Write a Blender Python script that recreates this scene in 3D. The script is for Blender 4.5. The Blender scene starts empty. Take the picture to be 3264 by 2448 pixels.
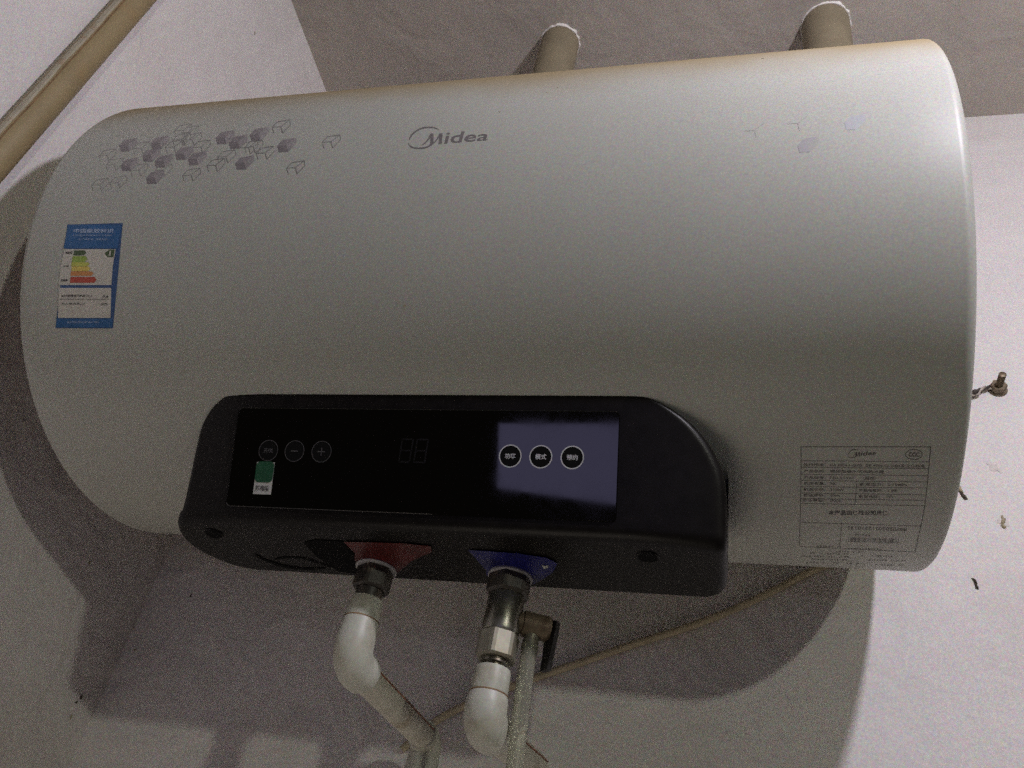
import bpy, bmesh, math, random
from mathutils import Vector, Matrix, noise

random.seed(7)
SC = bpy.context.scene
COL = SC.collection

# ------------------------------------------------------------------ camera
CAM_R = ((0.9674, 0.1910, 0.1666), (0.0019, 0.6518, -0.7584), (-0.2534, 0.7340, 0.6301))   # right, down, forward
CAM_P = Vector((0.1918, -0.5086, -0.5087))
FPX, PW, PH = 2845.6, 3264.0, 2448.0
cam_d = bpy.data.cameras.new('camera')
cam = bpy.data.objects.new('camera', cam_d)
COL.objects.link(cam)
RX, DN, FW = (Vector(v).normalized() for v in CAM_R)
cam.matrix_world = Matrix(((RX.x, -DN.x, -FW.x, CAM_P.x), (RX.y, -DN.y, -FW.y, CAM_P.y), (RX.z, -DN.z, -FW.z, CAM_P.z), (0, 0, 0, 1)))
cam_d.sensor_width = 36.0
cam_d.lens = FPX / PW * 36.0
cam_d.clip_start, cam_d.clip_end = 0.01, 100.0
SC.camera = cam

# ------------------------------------------------------------------ world and lamps
world = bpy.data.worlds.new('World')
SC.world = world
world.use_nodes = True
bg = world.node_tree.nodes['Background']
bg.inputs[0].default_value = (1.0, 0.86, 0.58, 1)
bg.inputs[1].default_value = 0.017

def lamp(name, kind, loc, power, colour, size):
    d = bpy.data.lights.new(name, kind)
    d.energy, d.color = power, colour
    if kind == 'POINT':
        d.shadow_soft_size = size
    o = bpy.data.objects.new(name, d)
    COL.objects.link(o)
    o.location = loc
    return o

lamp('bathroom_bulb', 'POINT', (0.504, -0.511, 0.168), 13.2, (1.0, 0.955, 1.07), 0.022)
lamp('far_lamp', 'POINT', (1.60, -1.90, 0.090), 33.0, (0.99, 1.0, 0.83), 0.035)

fl = lamp('floor_bounce_fill', 'AREA', (-0.13, -0.22, -1.55), 2.2, (1.0, 0.89, 0.76), 0)   # added unseen lamp, stands in for light bouncing off the floor
fl.data.shape, fl.data.size, fl.data.size_y = 'RECTANGLE', 0.48, 0.70
fl.rotation_euler = (math.pi, 0, 0)

SC.view_settings.view_transform = 'Standard'
SC.view_settings.look = 'None'
SC.view_settings.exposure = 0.0
SC.view_settings.gamma = 1.0
SC.render.engine = 'CYCLES'
SC.cycles.use_adaptive_sampling, SC.cycles.adaptive_threshold, SC.cycles.adaptive_min_samples = True, 0.065, 16
SC.cycles.use_denoising = False          # keep the grain of a dim hand-held shot

# ------------------------------------------------------------------ measured room
RT, LT = 0.19, 0.626            # tank radius and length
YW, ZC, XL = 0.216, 0.5631, -0.3863   # wall behind, ceiling, wall on the left
ZB = -0.24                      # underside of the control housing

def ray(px):
    return RX * ((px[0] - PW / 2) / FPX) + DN * ((px[1] - PH / 2) / FPX) + FW

def hit(px, axis, val):         # the point of a room plane seen at a photograph position
    d = ray(px)
    return CAM_P + d * ((val - CAM_P[axis]) / d[axis])

def cyl(px, R=RT):              # the point of the tank seen there, as (x, angle)
    d = ray(px)
    a = d.y ** 2 + d.z ** 2
    b = d.y * CAM_P.y + d.z * CAM_P.z
    c = CAM_P.y ** 2 + CAM_P.z ** 2 - R * R
    D = max(b * b - a * c, 0.0)
    P = CAM_P + d * ((-b - math.sqrt(D)) / a)
    return P.x, math.atan2(P.z, -P.y)

def on_tank(x, ang, lift=0.0):
    r = RT + lift
    return Vector((x, -r * math.cos(ang), r * math.sin(ang)))

FA = Vector((0, -0.098, -0.163))
FE = (Vector((0, -0.059, -0.24)) - FA).normalized()
FN = Vector((0, -0.8921, -0.4518)).normalized()
def face(x, s, lift=0.0):       # a point of the sloping front of the control housing
    return FA + FE * s + Vector((x, 0, 0)) + FN * lift

# ------------------------------------------------------------------ materials
MATS = {}
def mat(name, col, rough=0.5, metal=0.0, spec=0.5, vary=0.06, scale=40.0, bump=0.0, bscale=200.0, coat=0.0, stain=None, trans=0.0, grain=0.16, gscale=850.0, wavy=0.0):
    m = bpy.data.materials.new(name)
    m.use_nodes = True
    nt = m.node_tree
    b = nt.nodes['Principled BSDF']
    b.inputs['Roughness'].default_value = rough
    b.inputs['Metallic'].default_value = metal
    b.inputs['Specular IOR Level'].default_value = spec
    b.inputs['Coat Weight'].default_value = coat
    b.inputs['Coat Roughness'].default_value = 0.08
    b.inputs['Transmission Weight'].default_value = trans
    tc = nt.nodes.new('ShaderNodeTexCoord')
    n1 = nt.nodes.new('ShaderNodeTexNoise')
    n1.inputs['Scale'].default_value = scale
    n1.inputs['Detail'].default_value = 6.0
    nt.links.new(tc.outputs['Object'], n1.inputs['Vector'])
    cr = nt.nodes.new('ShaderNodeValToRGB')
    cr.color_ramp.elements[0].position, cr.color_ramp.elements[1].position = 0.28, 0.72
    cr.color_ramp.elements[0].color = [max(0, c * (1 - vary)) for c in col] + [1]
    cr.color_ramp.elements[1].color = [min(1, c * (1 + vary)) for c in col] + [1]
    nt.links.new(n1.outputs['Fac'], cr.inputs['Fac'])
    out = cr.outputs['Color']
    if stain:                   # (colour, noise scale, low, high)
        n3 = nt.nodes.new('ShaderNodeTexNoise')
        n3.inputs['Scale'].default_value = stain[1]
        n3.inputs['Detail'].default_value = 8.0
        nt.links.new(tc.outputs['Object'], n3.inputs['Vector'])
        mr = nt.nodes.new('ShaderNodeMapRange')
        mr.inputs['From Min'].default_value, mr.inputs['From Max'].default_value = stain[2], stain[3]
        nt.links.new(n3.outputs['Fac'], mr.inputs['Value'])
        mx = nt.nodes.new('ShaderNodeMixRGB')
        mx.inputs[2].default_value = list(stain[0]) + [1]
        nt.links.new(mr.outputs['Result'], mx.inputs[0])
        nt.links.new(out, mx.inputs[1])
        out = mx.outputs[0]
    if grain:                   # fine speckle of the paint itself
        n4 = nt.nodes.new('ShaderNodeTexNoise')
        n4.inputs['Scale'].default_value = gscale
        n4.inputs['Detail'].default_value = 1.0
        nt.links.new(tc.outputs['Object'], n4.inputs['Vector'])
        sb = nt.nodes.new('ShaderNodeVectorMath'); sb.operation = 'MULTIPLY_ADD'
        sb.inputs[1].default_value = (2.6 * grain,) * 3
        sb.inputs[2].default_value = (1 - 1.3 * grain,) * 3
        nt.links.new(n4.outputs['Color'], sb.inputs[0])
        vm = nt.nodes.new('ShaderNodeVectorMath'); vm.operation = 'MULTIPLY'
        nt.links.new(out, vm.inputs[0]); nt.links.new(sb.outputs['Vector'], vm.inputs[1])
        out = vm.outputs['Vector']
    nt.links.new(out, b.inputs['Base Color'])
    if bump:
        n2 = nt.nodes.new('ShaderNodeTexNoise')
        n2.inputs['Scale'].default_value = bscale
        n2.inputs['Detail'].default_value = 4.0
        nt.links.new(tc.outputs['Object'], n2.inputs['Vector'])
        bp = nt.nodes.new('ShaderNodeBump')
        bp.inputs['Strength'].default_value = bump
        bp.inputs['Distance'].default_value = 0.002
        nt.links.new(n2.outputs['Fac'], bp.inputs['Height'])
        last = bp
        if wavy:                # trowel marks: slow unevenness under the fine grain
            n5 = nt.nodes.new('ShaderNodeTexNoise')
            n5.inputs['Scale'].default_value = 13.0
            n5.inputs['Detail'].default_value = 3.0
            n5.inputs['Distortion'].default_value = 0.6
            nt.links.new(tc.outputs['Object'], n5.inputs['Vector'])
            b2 = nt.nodes.new('ShaderNodeBump')
            b2.inputs['Strength'].default_value = wavy
            b2.inputs['Distance'].default_value = 0.02
            nt.links.new(n5.outputs['Fac'], b2.inputs['Height'])
            nt.links.new(bp.outputs['Normal'], b2.inputs['Normal'])
            last = b2
        nt.links.new(last.outputs['Normal'], b.inputs['Normal'])
    MATS[name] = m
    return m

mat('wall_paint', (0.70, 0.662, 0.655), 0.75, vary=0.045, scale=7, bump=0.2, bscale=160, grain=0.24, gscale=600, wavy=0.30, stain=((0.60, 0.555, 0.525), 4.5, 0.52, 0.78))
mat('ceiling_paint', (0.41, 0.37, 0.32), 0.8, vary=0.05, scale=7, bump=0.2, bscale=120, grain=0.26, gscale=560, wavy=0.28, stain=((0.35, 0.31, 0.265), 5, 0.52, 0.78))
mat('tank_paint', (0.395, 0.395, 0.355), 0.46, spec=0.36, vary=0.04, scale=6, grain=0.22, gscale=700)
mat('print_dark', (0.185, 0.165, 0.17), 0.45, vary=0.15, scale=150)
mat('print_mid', (0.245, 0.22, 0.225), 0.45, vary=0.15, scale=150)
mat('print_light', (0.295, 0.272, 0.272), 0.45, vary=0.12, scale=150)
mat('print_line', (0.20, 0.19, 0.185), 0.45, vary=0.2, scale=120)
mat('print_faint', (0.275, 0.262, 0.252), 0.45, vary=0.05, scale=100)
mat('print_ghost', (0.345, 0.345, 0.318), 0.46, vary=0.03, scale=100)
mat('print_ghost_violet', (0.335, 0.325, 0.330), 0.46, vary=0.05, scale=100)
mat('print_ghost_blue', (0.366, 0.374, 0.385), 0.46, vary=0.05, scale=100)
mat('logo_ink', (0.16, 0.145, 0.145), 0.4, vary=0.1, scale=200)
mat('ink', (0.050, 0.045, 0.042), 0.5, vary=0.3, scale=300)
mat('ink_grey', (0.080, 0.072, 0.066), 0.5, vary=0.3, scale=300)
mat('ink_rule', (0.072, 0.067, 0.062), 0.5, vary=0.3, scale=300)
mat('label_blue', (0.016, 0.095, 0.25), 0.4, vary=0.12, scale=120)
mat('label_blue_dark', (0.022, 0.07, 0.19), 0.4, vary=0.12, scale=120)
mat('label_white', (0.50, 0.475, 0.42), 0.4, vary=0.05, scale=120)
mat('label_pale_print', (0.34, 0.42, 0.58), 0.4, vary=0.1, scale=200)
mat('bar_green_dark', (0.05, 0.085, 0.03), 0.4, vary=0.15, scale=200)
mat('bar_green', (0.26, 0.36, 0.06), 0.4, vary=0.1, scale=200)
mat('bar_lime', (0.47, 0.48, 0.09), 0.4, vary=0.1, scale=200)
mat('bar_yellow', (0.60, 0.46, 0.10), 0.4, vary=0.1, scale=200)
mat('bar_orange', (0.52, 0.22, 0.07), 0.4, vary=0.1, scale=200)
mat('bar_red', (0.40, 0.06, 0.035), 0.4, vary=0.1, scale=200)
mat('black_plastic', (0.0062, 0.0052, 0.0048), 0.38, spec=0.18, vary=0.3, scale=120, bump=0.05, bscale=900)
mat('black_glass', (0.0010, 0.0008, 0.0010), 0.035, spec=0.75, vary=0.1, scale=20, grain=0)
mat('ring_print_dim', (0.060, 0.058, 0.060), 0.4, vary=0.1, scale=200)
mat('ring_print', (0.46, 0.46, 0.48), 0.4, vary=0.1, scale=200)
mat('segment_print', (0.0045, 0.004, 0.003), 0.3, vary=0.1, scale=200)
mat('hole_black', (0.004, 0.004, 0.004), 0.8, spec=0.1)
mat('sticker_red', (0.065, 0.007, 0.006), 0.38, vary=0.35, scale=90)
mat('sticker_blue', (0.007, 0.008, 0.095), 0.38, vary=0.35, scale=90)
mat('sticker_green', (0.010, 0.060, 0.028), 0.35, vary=0.15, scale=150)
mat('sticker_white', (0.40, 0.40, 0.38), 0.4, vary=0.08, scale=150)
mat('white_plastic', (0.50, 0.50, 0.43), 0.45, vary=0.08, scale=60, stain=((0.33, 0.28, 0.18), 38, 0.50, 0.80), bump=0.06, bscale=300)
mat('ring_plastic', (0.30, 0.29, 0.29), 0.45)
mat('aged_pipe', (0.50, 0.48, 0.40), 0.5, vary=0.12, scale=40, stain=((0.30, 0.23, 0.13), 45, 0.56, 0.80), bump=0.06, bscale=200)
mat('red_stripe', (0.26, 0.10, 0.06), 0.6, vary=0.3, scale=120)
mat('black_nut', (0.045, 0.038, 0.031), 0.45, vary=0.5, scale=110, stain=((0.15, 0.11, 0.07), 90, 0.50, 0.75))
mat('dull_metal', (0.26, 0.25, 0.21), 0.36, metal=0.85, vary=0.25, scale=90, stain=((0.09, 0.065, 0.04), 60, 0.48, 0.72))
mat('dirty_nickel', (0.26, 0.245, 0.19), 0.5, metal=0.5, vary=0.2, scale=90, stain=((0.20, 0.15, 0.08), 70, 0.5, 0.8))
mat('old_brass', (0.19, 0.145, 0.095), 0.55, metal=0.4, vary=0.3, scale=110, stain=((0.09, 0.05, 0.03), 80, 0.5, 0.75), bump=0.15, bscale=500)
mat('lever_black', (0.015, 0.013, 0.012), 0.5, vary=0.3, scale=120)
mat('cable_beige', (0.48, 0.41, 0.29), 0.6, vary=0.15, scale=60)
mat('old_pvc', (0.245, 0.205, 0.135), 0.55, vary=0.12, scale=30, stain=((0.20, 0.13, 0.07), 26, 0.55, 0.85), bump=0.08, bscale=150)
mat('cream_pvc', (0.28, 0.215, 0.115), 0.5, vary=0.10, scale=25, stain=((0.30, 0.20, 0.09), 30, 0.56, 0.9), bump=0.05, bscale=200)
mat('cream_ridge', (0.36, 0.32, 0.24), 0.55, vary=0.12, scale=60, stain=((0.28, 0.16, 0.08), 70, 0.6, 0.75))
mat('seam_brown', (0.20, 0.12, 0.06), 0.7, vary=0.4, scale=60)
mat('plaster_white', (0.80, 0.77, 0.73), 0.85, vary=0.06, scale=90, bump=0.4, bscale=300)
mat('bolt_metal', (0.20, 0.16, 0.11), 0.5, metal=0.6, vary=0.3, scale=150, stain=((0.09, 0.055, 0.03), 140, 0.5, 0.7))
mat('wire_black', (0.05, 0.04, 0.035), 0.5, vary=0.4, scale=250)
mat('wire_grey', (0.42, 0.36, 0.31), 0.5, vary=0.3, scale=250)
mat('dirt_dark', (0.065, 0.05, 0.035), 0.85, vary=0.5, scale=400)
mat('dirt_brown', (0.34, 0.29, 0.19), 0.85, vary=0.3, scale=300)
mat('stain_pale', (0.64, 0.595, 0.57), 0.85, vary=0.1, scale=200)

# clear vinyl of the drain hose
m = mat('clear_vinyl', (0.62, 0.62, 0.50), 0.18, vary=0.06, scale=60, trans=0.78)
m.node_tree.nodes['Principled BSDF'].inputs['IOR'].default_value = 1.25

# smears on the display glass
nt = MATS['black_glass'].node_tree
tc = nt.nodes.new('ShaderNodeTexCoord'); nz = nt.nodes.new('ShaderNodeTexNoise')
nz.inputs['Scale'].default_value, nz.inputs['Detail'].default_value, nz.inputs['Distortion'].default_value = 22.0, 6.0, 1.2
nt.links.new(tc.outputs['Object'], nz.inputs['Vector'])
mr = nt.nodes.new('ShaderNodeMapRange')
mr.inputs['From Min'].default_value, mr.inputs['From Max'].default_value = 0.45, 0.75
mr.inputs['To Min'].default_value, mr.inputs['To Max'].default_value = 0.035, 0.085
nt.links.new(nz.outputs['Fac'], mr.inputs['Value'])
nt.links.new(mr.outputs['Result'], nt.nodes['Principled BSDF'].inputs['Roughness'])

# yellow dust that has settled on the upper side of the tank
nt = MATS['tank_paint'].node_tree
b = nt.nodes['Principled BSDF']
base = b.inputs['Base Color'].links[0].from_socket
tc = nt.nodes.new('ShaderNodeTexCoord')
sep = nt.nodes.new('ShaderNodeSeparateXYZ')
nt.links.new(tc.outputs['Object'], sep.inputs[0])
nz = nt.nodes.new('ShaderNodeTexNoise')
nz.inputs['Scale'].default_value = 14.0
nz.inputs['Detail'].default_value = 9.0
nt.links.new(tc.outputs['Object'], nz.inputs['Vector'])
ad = nt.nodes.new('ShaderNodeMath'); ad.operation = 'MULTIPLY_ADD'
ad.inputs[1].default_value = 0.05
nt.links.new(nz.outputs['Fac'], ad.inputs[0]); nt.links.new(sep.outputs['Z'], ad.inputs[2])
mr = nt.nodes.new('ShaderNodeMapRange'); mr.interpolation_type = 'SMOOTHSTEP'
mr.inputs['From Min'].default_value, mr.inputs['From Max'].default_value = 0.042, 0.112
nt.links.new(ad.outputs[0], mr.inputs['Value'])
mx = nt.nodes.new('ShaderNodeMixRGB')
mx.inputs[2].default_value = (0.29, 0.225, 0.125, 1)
nt.links.new(mr.outputs['Result'], mx.inputs[0]); nt.links.new(base, mx.inputs[1])
nt.links.new(mx.outputs[0], b.inputs['Base Color'])
m2 = nt.nodes.new('ShaderNodeMath'); m2.operation = 'MULTIPLY_ADD'
m2.inputs[1].default_value, m2.inputs[2].default_value = 0.30, 0.46
nt.links.new(mr.outputs['Result'], m2.inputs[0]); nt.links.new(m2.outputs[0], b.inputs['Roughness'])

# ------------------------------------------------------------------ mesh helpers
def build(name, verts, faces, material, parent=None, smooth=False, loc=None):
    me = bpy.data.meshes.new(name)
    me.from_pydata([tuple(v) for v in verts], [], faces)
    bm = bmesh.new(); bm.from_mesh(me)
    bmesh.ops.remove_doubles(bm, verts=bm.verts, dist=1e-7)
    bm.to_mesh(me); bm.free()
    me.materials.append(MATS[material])
    if smooth:
        me.polygons.foreach_set('use_smooth', [True] * len(me.polygons))
    o = bpy.data.objects.new(name, me)
    COL.objects.link(o)
    if parent is not None:
        o.parent = parent
        pl = world_loc(parent)
        me.transform(Matrix.Translation(-pl))
    elif loc is not None:
        me.transform(Matrix.Translation(-Vector(loc)))
        o.location = loc
    return o

def world_loc(o):
    v = Vector((0, 0, 0))
    while o is not None:
        v = v + Vector(o.location)
        o = o.parent
    return v

def fixn(o):
    bm = bmesh.new(); bm.from_mesh(o.data)
    bmesh.ops.recalc_face_normals(bm, faces=bm.faces)
    bm.to_mesh(o.data); bm.free()
    return o

def empty(name, loc, label, cat, group=None):
    o = bpy.data.objects.new(name, None)
    o.empty_display_size = 0.02
    COL.objects.link(o)
    o.location = loc
    return tag(o, label, cat, group)

def tag(o, label, cat, group=None):
    o['label'], o['category'] = label, cat
    if group: o['group'] = group
    return o

class G:                        # a small shape collector
    def __init__(s): s.v, s.f = [], []
    def add(s, vs, fs):
        k = len(s.v); s.v += [Vector(v) for v in vs]; s.f += [tuple(i + k for i in f) for f in fs]
    def tube(s, pts, radii, n=20, caps=True, shape=None):
        pts = [Vector(p) for p in pts]
        if not isinstance(radii, (list, tuple)): radii = [radii] * len(pts)
        rows, up = [], None
        for i, p in enumerate(pts):
            a = pts[max(i - 1, 0)]; c = pts[min(i + 1, len(pts) - 1)]
            t = (c - a)
            if t.length < 1e-9: t = (pts[-1] - pts[0])
            t.normalize()
            if up is None:
                up = Vector((0, 1, 0)) if abs(t.y) < 0.9 else Vector((1, 0, 0))
            up = (up - t * up.dot(t)).normalized()
            sd = t.cross(up)
            row = []
            for k in range(n):
                th = 2 * math.pi * k / n
                r = radii[i] * (shape(th) if shape else 1.0)
                row.append(p + up * (r * math.cos(th)) + sd * (r * math.sin(th)))
            rows.append(row)
        vs = [v for r in rows for v in r]; fs = []
        for i in range(len(pts) - 1):
            for k in range(n):
                a, b_ = i * n + k, i * n + (k + 1) % n
                fs.append((a, b_, b_ + n, a + n))
        if caps:
            fs.append(tuple(range(n - 1, -1, -1)))
            fs.append(tuple((len(pts) - 1) * n + k for k in range(n)))
        s.add(vs, fs)
        return s
    def build(s, *a, **k): return fixn(build_raw(s, *a, **k))

def build_raw(g, name, material, parent=None, smooth=False, loc=None, sharp=35):
    o = build(name, g.v, g.f, material, parent, smooth, loc)
    if smooth:
        me = o.data
        bm = bmesh.new(); bm.from_mesh(me)
        bmesh.ops.recalc_face_normals(bm, faces=bm.faces)
        for e in bm.edges:
            if len(e.link_faces) == 2 and e.calc_face_angle(0) > math.radians(sharp): e.smooth = False
        bm.to_mesh(me); bm.free()
    return o

def hexs(th):                   # outline of a hexagonal nut
    return min(1.045, 1.0 / math.cos((th % (math.pi / 3)) - math.pi / 6) * 0.94)

def bend(p, q, r, start, end, n=10):
    """points of a pipe run start -> corner p -> end with the corner rounded by r"""
    p, start, end = Vector(p), Vector(start), Vector(end)
    a = (start - p).normalized(); c = (end - p).normalized()
    A, Cc = p + a * r, p + c * r
    return [A.lerp(p, t).lerp(p.lerp(Cc, t), t) for t in [i / n for i in range(n + 1)]]

# flat print on the tank, on the housing, ... : polygons given in a local frame and mapped
def densify(poly, step):
    out = []
    for i, a in enumerate(poly):
        c = poly[(i + 1) % len(poly)]
        n = max(1, int(math.hypot(c[0] - a[0], c[1] - a[1]) / step))
        out += [(a[0] + (c[0] - a[0]) * k / n, a[1] + (c[1] - a[1]) * k / n) for k in range(n)]
    return out

def strip(pts, widths):
    """a ribbon along 2D points"""
    if not isinstance(widths, (list, tuple)): widths = [widths] * len(pts)
    quads, L, R = [], [], []
    for i, p in enumerate(pts):
        a = pts[max(i - 1, 0)]; c = pts[min(i + 1, len(pts) - 1)]
        dx, dy = c[0] - a[0], c[1] - a[1]; l = math.hypot(dx, dy) or 1
        nx, ny = -dy / l * widths[i] / 2, dx / l * widths[i] / 2
        L.append((p[0] + nx, p[1] + ny)); R.append((p[0] - nx, p[1] - ny))
    for i in range(len(pts) - 1):
        quads.append([L[i], L[i + 1], R[i + 1], R[i]])
    return quads

def line(a, c, w, n=8):
    return strip([(a[0] + (c[0] - a[0]) * i / n, a[1] + (c[1] - a[1]) * i / n) for i in range(n + 1)], w)

def quadgrid(c4, nx=6, ny=10):
    tl, tr, br, bl = c4
    qs = []
    def at(u, v):
        return tuple((tl[k] * (1 - u) + tr[k] * u) * (1 - v) + (bl[k] * (1 - u) + br[k] * u) * v for k in (0, 1))
    for i in range(nx):
        for j in range(ny):
            qs.append([at(i / nx, j / ny), at((i + 1) / nx, j / ny), at((i + 1) / nx, (j + 1) / ny), at(i / nx, (j + 1) / ny)])
    return qs

def smoothpts(pts, n=6):        # Catmull-Rom through 2D points
    out = []
    for i in range(len(pts) - 1):
        p0, p1, p2, p3 = pts[max(i - 1, 0)], pts[i], pts[i + 1], pts[min(i + 2, len(pts) - 1)]
        for k in range(n):
            t = k / n
            out.append(tuple(0.5 * (2 * p1[j] + (p2[j] - p0[j]) * t + (2 * p0[j] - 5 * p1[j] + 4 * p2[j] - p3[j]) * t * t + (3 * p1[j] - p0[j] - 3 * p2[j] + p3[j]) * t ** 3) for j in range(len(p1))))
    out.append(tuple(pts[-1]))
    return out

_font_cache = {}
def glyphs(text, bold=0.0, shear=0.0):
    """triangles of a line of text, scaled to width 1, baseline 0; returns (verts, faces, height of an em)"""
    key = (text, bold, shear)
    if key in _font_cache: return _font_cache[key]
    cu = bpy.data.curves.new('t', 'FONT')
    cu.body, cu.size, cu.resolution_u, cu.offset, cu.shear = text, 1.0, 3, bold, shear
    ob = bpy.data.objects.new('t', cu)
    COL.objects.link(ob)
    dg = bpy.context.evaluated_depsgraph_get(); dg.update()
    me = bpy.data.meshes.new_from_object(ob.evaluated_get(dg))
    vs = [(v.co.x, v.co.y) for v in me.vertices]; fs = [tuple(p.vertices) for p in me.polygons]
    bpy.data.objects.remove(ob); bpy.data.curves.remove(cu); bpy.data.meshes.remove(me)
    if not vs: vs, fs = [(0, 0), (1, 0), (1, .01)], [(0, 1, 2)]
    x0, x1 = min(v[0] for v in vs), max(v[0] for v in vs); y0, y1 = min(v[1] for v in vs), max(v[1] for v in vs)
    r = ([((v[0] - x0) / (x1 - x0), (v[1] - y0) / (y1 - y0)) for v in vs], fs)
    _font_cache[key] = r
    return r

class Print:
    """flat ink collected in a local frame, mapped to 3D by fn"""
    def __init__(s, fn): s.fn, s.g = fn, G()
    def polys(s, polys):
        for p in polys: s.g.add([s.fn(q) for q in p], [tuple(range(len(p)))])
        return s
    def text(s, t, box, bold=0.0, shear=0.0):
        """box = four corners tl, tr, br, bl that the text fills"""
        vs, fs = glyphs(t, bold, shear)
        tl, tr, br, bl = box
        P = []
        for u, v in vs:
            w = 1 - v
            P.append(s.fn(tuple((tl[k] * (1 - u) + tr[k] * u) * (1 - w) + (bl[k] * (1 - u) + br[k] * u) * w for k in (0, 1))))
        s.g.add(P, fs)
        return s
    def done(s, name, material, parent):
        o = build(name, s.g.v, s.g.f, material, parent)
        return o

def box(x0, y0, x1, y1, slope=0.0):
    d = slope * (x1 - x0)
    return [(x0, y0), (x1, y0 + d), (x1, y1 + d), (x0, y1)]

# ================================================================== the setting
def sheet(name, o, ux, uy, sx, sy, material, nx=2, ny=2):
    vs, fs = [], []
    o, ux, uy = Vector(o), Vector(ux), Vector(uy)
    for j in range(ny + 1):
        for i in range(nx + 1):
            vs.append(o + ux * (sx * i / nx) + uy * (sy * j / ny))
    for j in range(ny):
        for i in range(nx):
            a = j * (nx + 1) + i
            fs.append((a, a + 1, a + nx + 2, a + nx + 1))
    ob = build(name, vs, fs, material)
    ob['kind'] = 'structure'
    return ob

wall_back = sheet('wall_back', (XL, YW, -1.3), (1, 0, 0), (0, 0, 1), 1.9, 1.3 + ZC, 'wall_paint')
wall_left = sheet('wall_left', (XL, -0.42, -1.3), (0, 1, 0), (0, 0, 1), 0.42 + YW, 1.3 + ZC, 'wall_paint')
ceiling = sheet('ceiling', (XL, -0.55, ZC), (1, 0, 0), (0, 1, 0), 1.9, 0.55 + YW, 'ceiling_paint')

# ================================================================== the water heater
heater = empty('water_heater', (0, 0, -RT), 'pearl grey cylindrical wall-mounted water heater with black control housing underneath', 'water heater')

# shell: a lathe with rolled rims
prof = []
RF = 0.0065
for i in range(9):
    a = math.pi / 2 * (1 - i / 8)
    prof.append((-LT / 2 + RF - RF * math.sin(a), RT - RF + RF * math.cos(a)))
for i in range(1, 24): prof.append((-LT / 2 + RF + (LT - 2 * RF) * i / 24, RT))
for i in range(9):
    a = math.pi / 2 * (i / 8)
    prof.append((LT / 2 - RF + RF * math.sin(a), RT - RF + RF * math.cos(a)))
NS = 400
vs, fs = [], []
for x, r in prof:
    for k in range(NS):
        t = 2 * math.pi * k / NS
        vs.append((x, -r * math.cos(t), r * math.sin(t)))
for i in range(len(prof) - 1):
    for k in range(NS):
        a, c = i * NS + k, i * NS + (k + 1) % NS
        fs.append((a, c, c + NS, a + NS))
shell = fixn(build('tank_shell', vs, fs, 'tank_paint', heater, smooth=True))
shell.data.transform(Matrix.Translation((0, 0, -RT)))          # keep object coordinates centred on the axis
shell.location = (0, 0, RT)
for s in (-1, 1):
    g = G()
    rings = [(0.0, RT - RF), (-0.004, RT - RF - 0.006), (-0.004, RT * 0.6), (0.004, RT * 0.25), (0.005, 0.002)]
    n = 96; vs = []; fs = []
    for d, r in rings:
        for k in range(n):
            t = 2 * math.pi * k / n
            vs.append((s * (LT / 2 + d), -r * math.cos(t), r * math.sin(t)))
    for i in range(len(rings) - 1):
        for k in range(n):
            a, c = i * n + k, i * n + (k + 1) % n
            fs.append((a, c, c + n, a + n))
    fs.append(tuple((len(rings) - 1) * n + k for k in range(n)))
    g.add(vs, fs)
    g.build('end_cap', 'tank_paint', heater, smooth=True)

# --- printed cubes and the maker's name, read off the photograph and laid on the round shell
def zmap(ox, oy, k, lift):
    def fn(q):
        x, a = cyl((ox + q[0] / k, oy + q[1] / k))
        return on_tank(x, a, lift)
    return fn

LIFT = 0.00009
zc = zmap(250, 370, 2.572, LIFT)
CU = dict(A=(-80, 7), B=(-5, 2), C=(10, 57), D=(-65, 60), E=(-35, -40), F=(72, -58), H=(78, -15))
def cube_faces(c, k=1.0):
    P = {n: (c[0] + v[0] * k, c[1] + v[1] * k) for n, v in CU.items()}
    def ins(names):
        pts = [P[n] for n in names]; mx_ = sum(p[0] for p in pts) / 4; my = sum(p[1] for p in pts) / 4
        return [(mx_ + (p[0] - mx_) * 0.93, my + (p[1] - my) * 0.93) for p in pts]
    return ins('ABCD'), ins('AEFB'), ins('BFHC'), P
solid = [(410, 235), (670, 215), (1205, 172), (1312, 210), (1485, 147), (1710, 236), (600, 318), (870, 302), (702, 365), (975, 345), (422, 395), (630, 500), (1365, 380)]
def printed_cube(fn, c, k, mats, name='printed_cube'):
    P = {n: (c[0] + v[0] * k, c[1] + v[1] * k) for n, v in CU.items()}
    vs, fs, mi = [], [], []
    for k_, names in enumerate(('ABCD', 'AEFB', 'BFHC')):
        for q in quadgrid([P[n] for n in names], 3, 3):
            fs.append(tuple(range(len(vs), len(vs) + 4))); vs += [fn(p) for p in q]; mi.append(k_)
    me = bpy.data.meshes.new(name)
    me.from_pydata([v - Vector(heater.location) for v in vs], [], fs)
    bm_ = bmesh.new(); bm_.from_mesh(me); bmesh.ops.remove_doubles(bm_, verts=bm_.verts, dist=1e-6); bm_.to_mesh(me); bm_.free()
    for m in mats: me.materials.append(MATS[m])
    for i, p in enumerate(me.polygons): p.material_index = mi[i]
    o = bpy.data.objects.new(name, me); COL.objects.link(o); o.parent = heater
def cube_outline(fn, c, k, w, mt, edges='AB BC BF AD EF FH HC AE', keep=1.0):
    P = {n: (c[0] + v[0] * k, c[1] + v[1] * k) for n, v in CU.items()}
    pl = Print(fn)
    for a, e in edges.split():
        if a + e in ('AB', 'BC', 'BF') or random.random() < keep: pl.polys(line(P[a], P[e], w * (1.4 if a + e == 'BC' else 1), 3))
    pl.done('printed_cube_outline', mt, heater)
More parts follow.
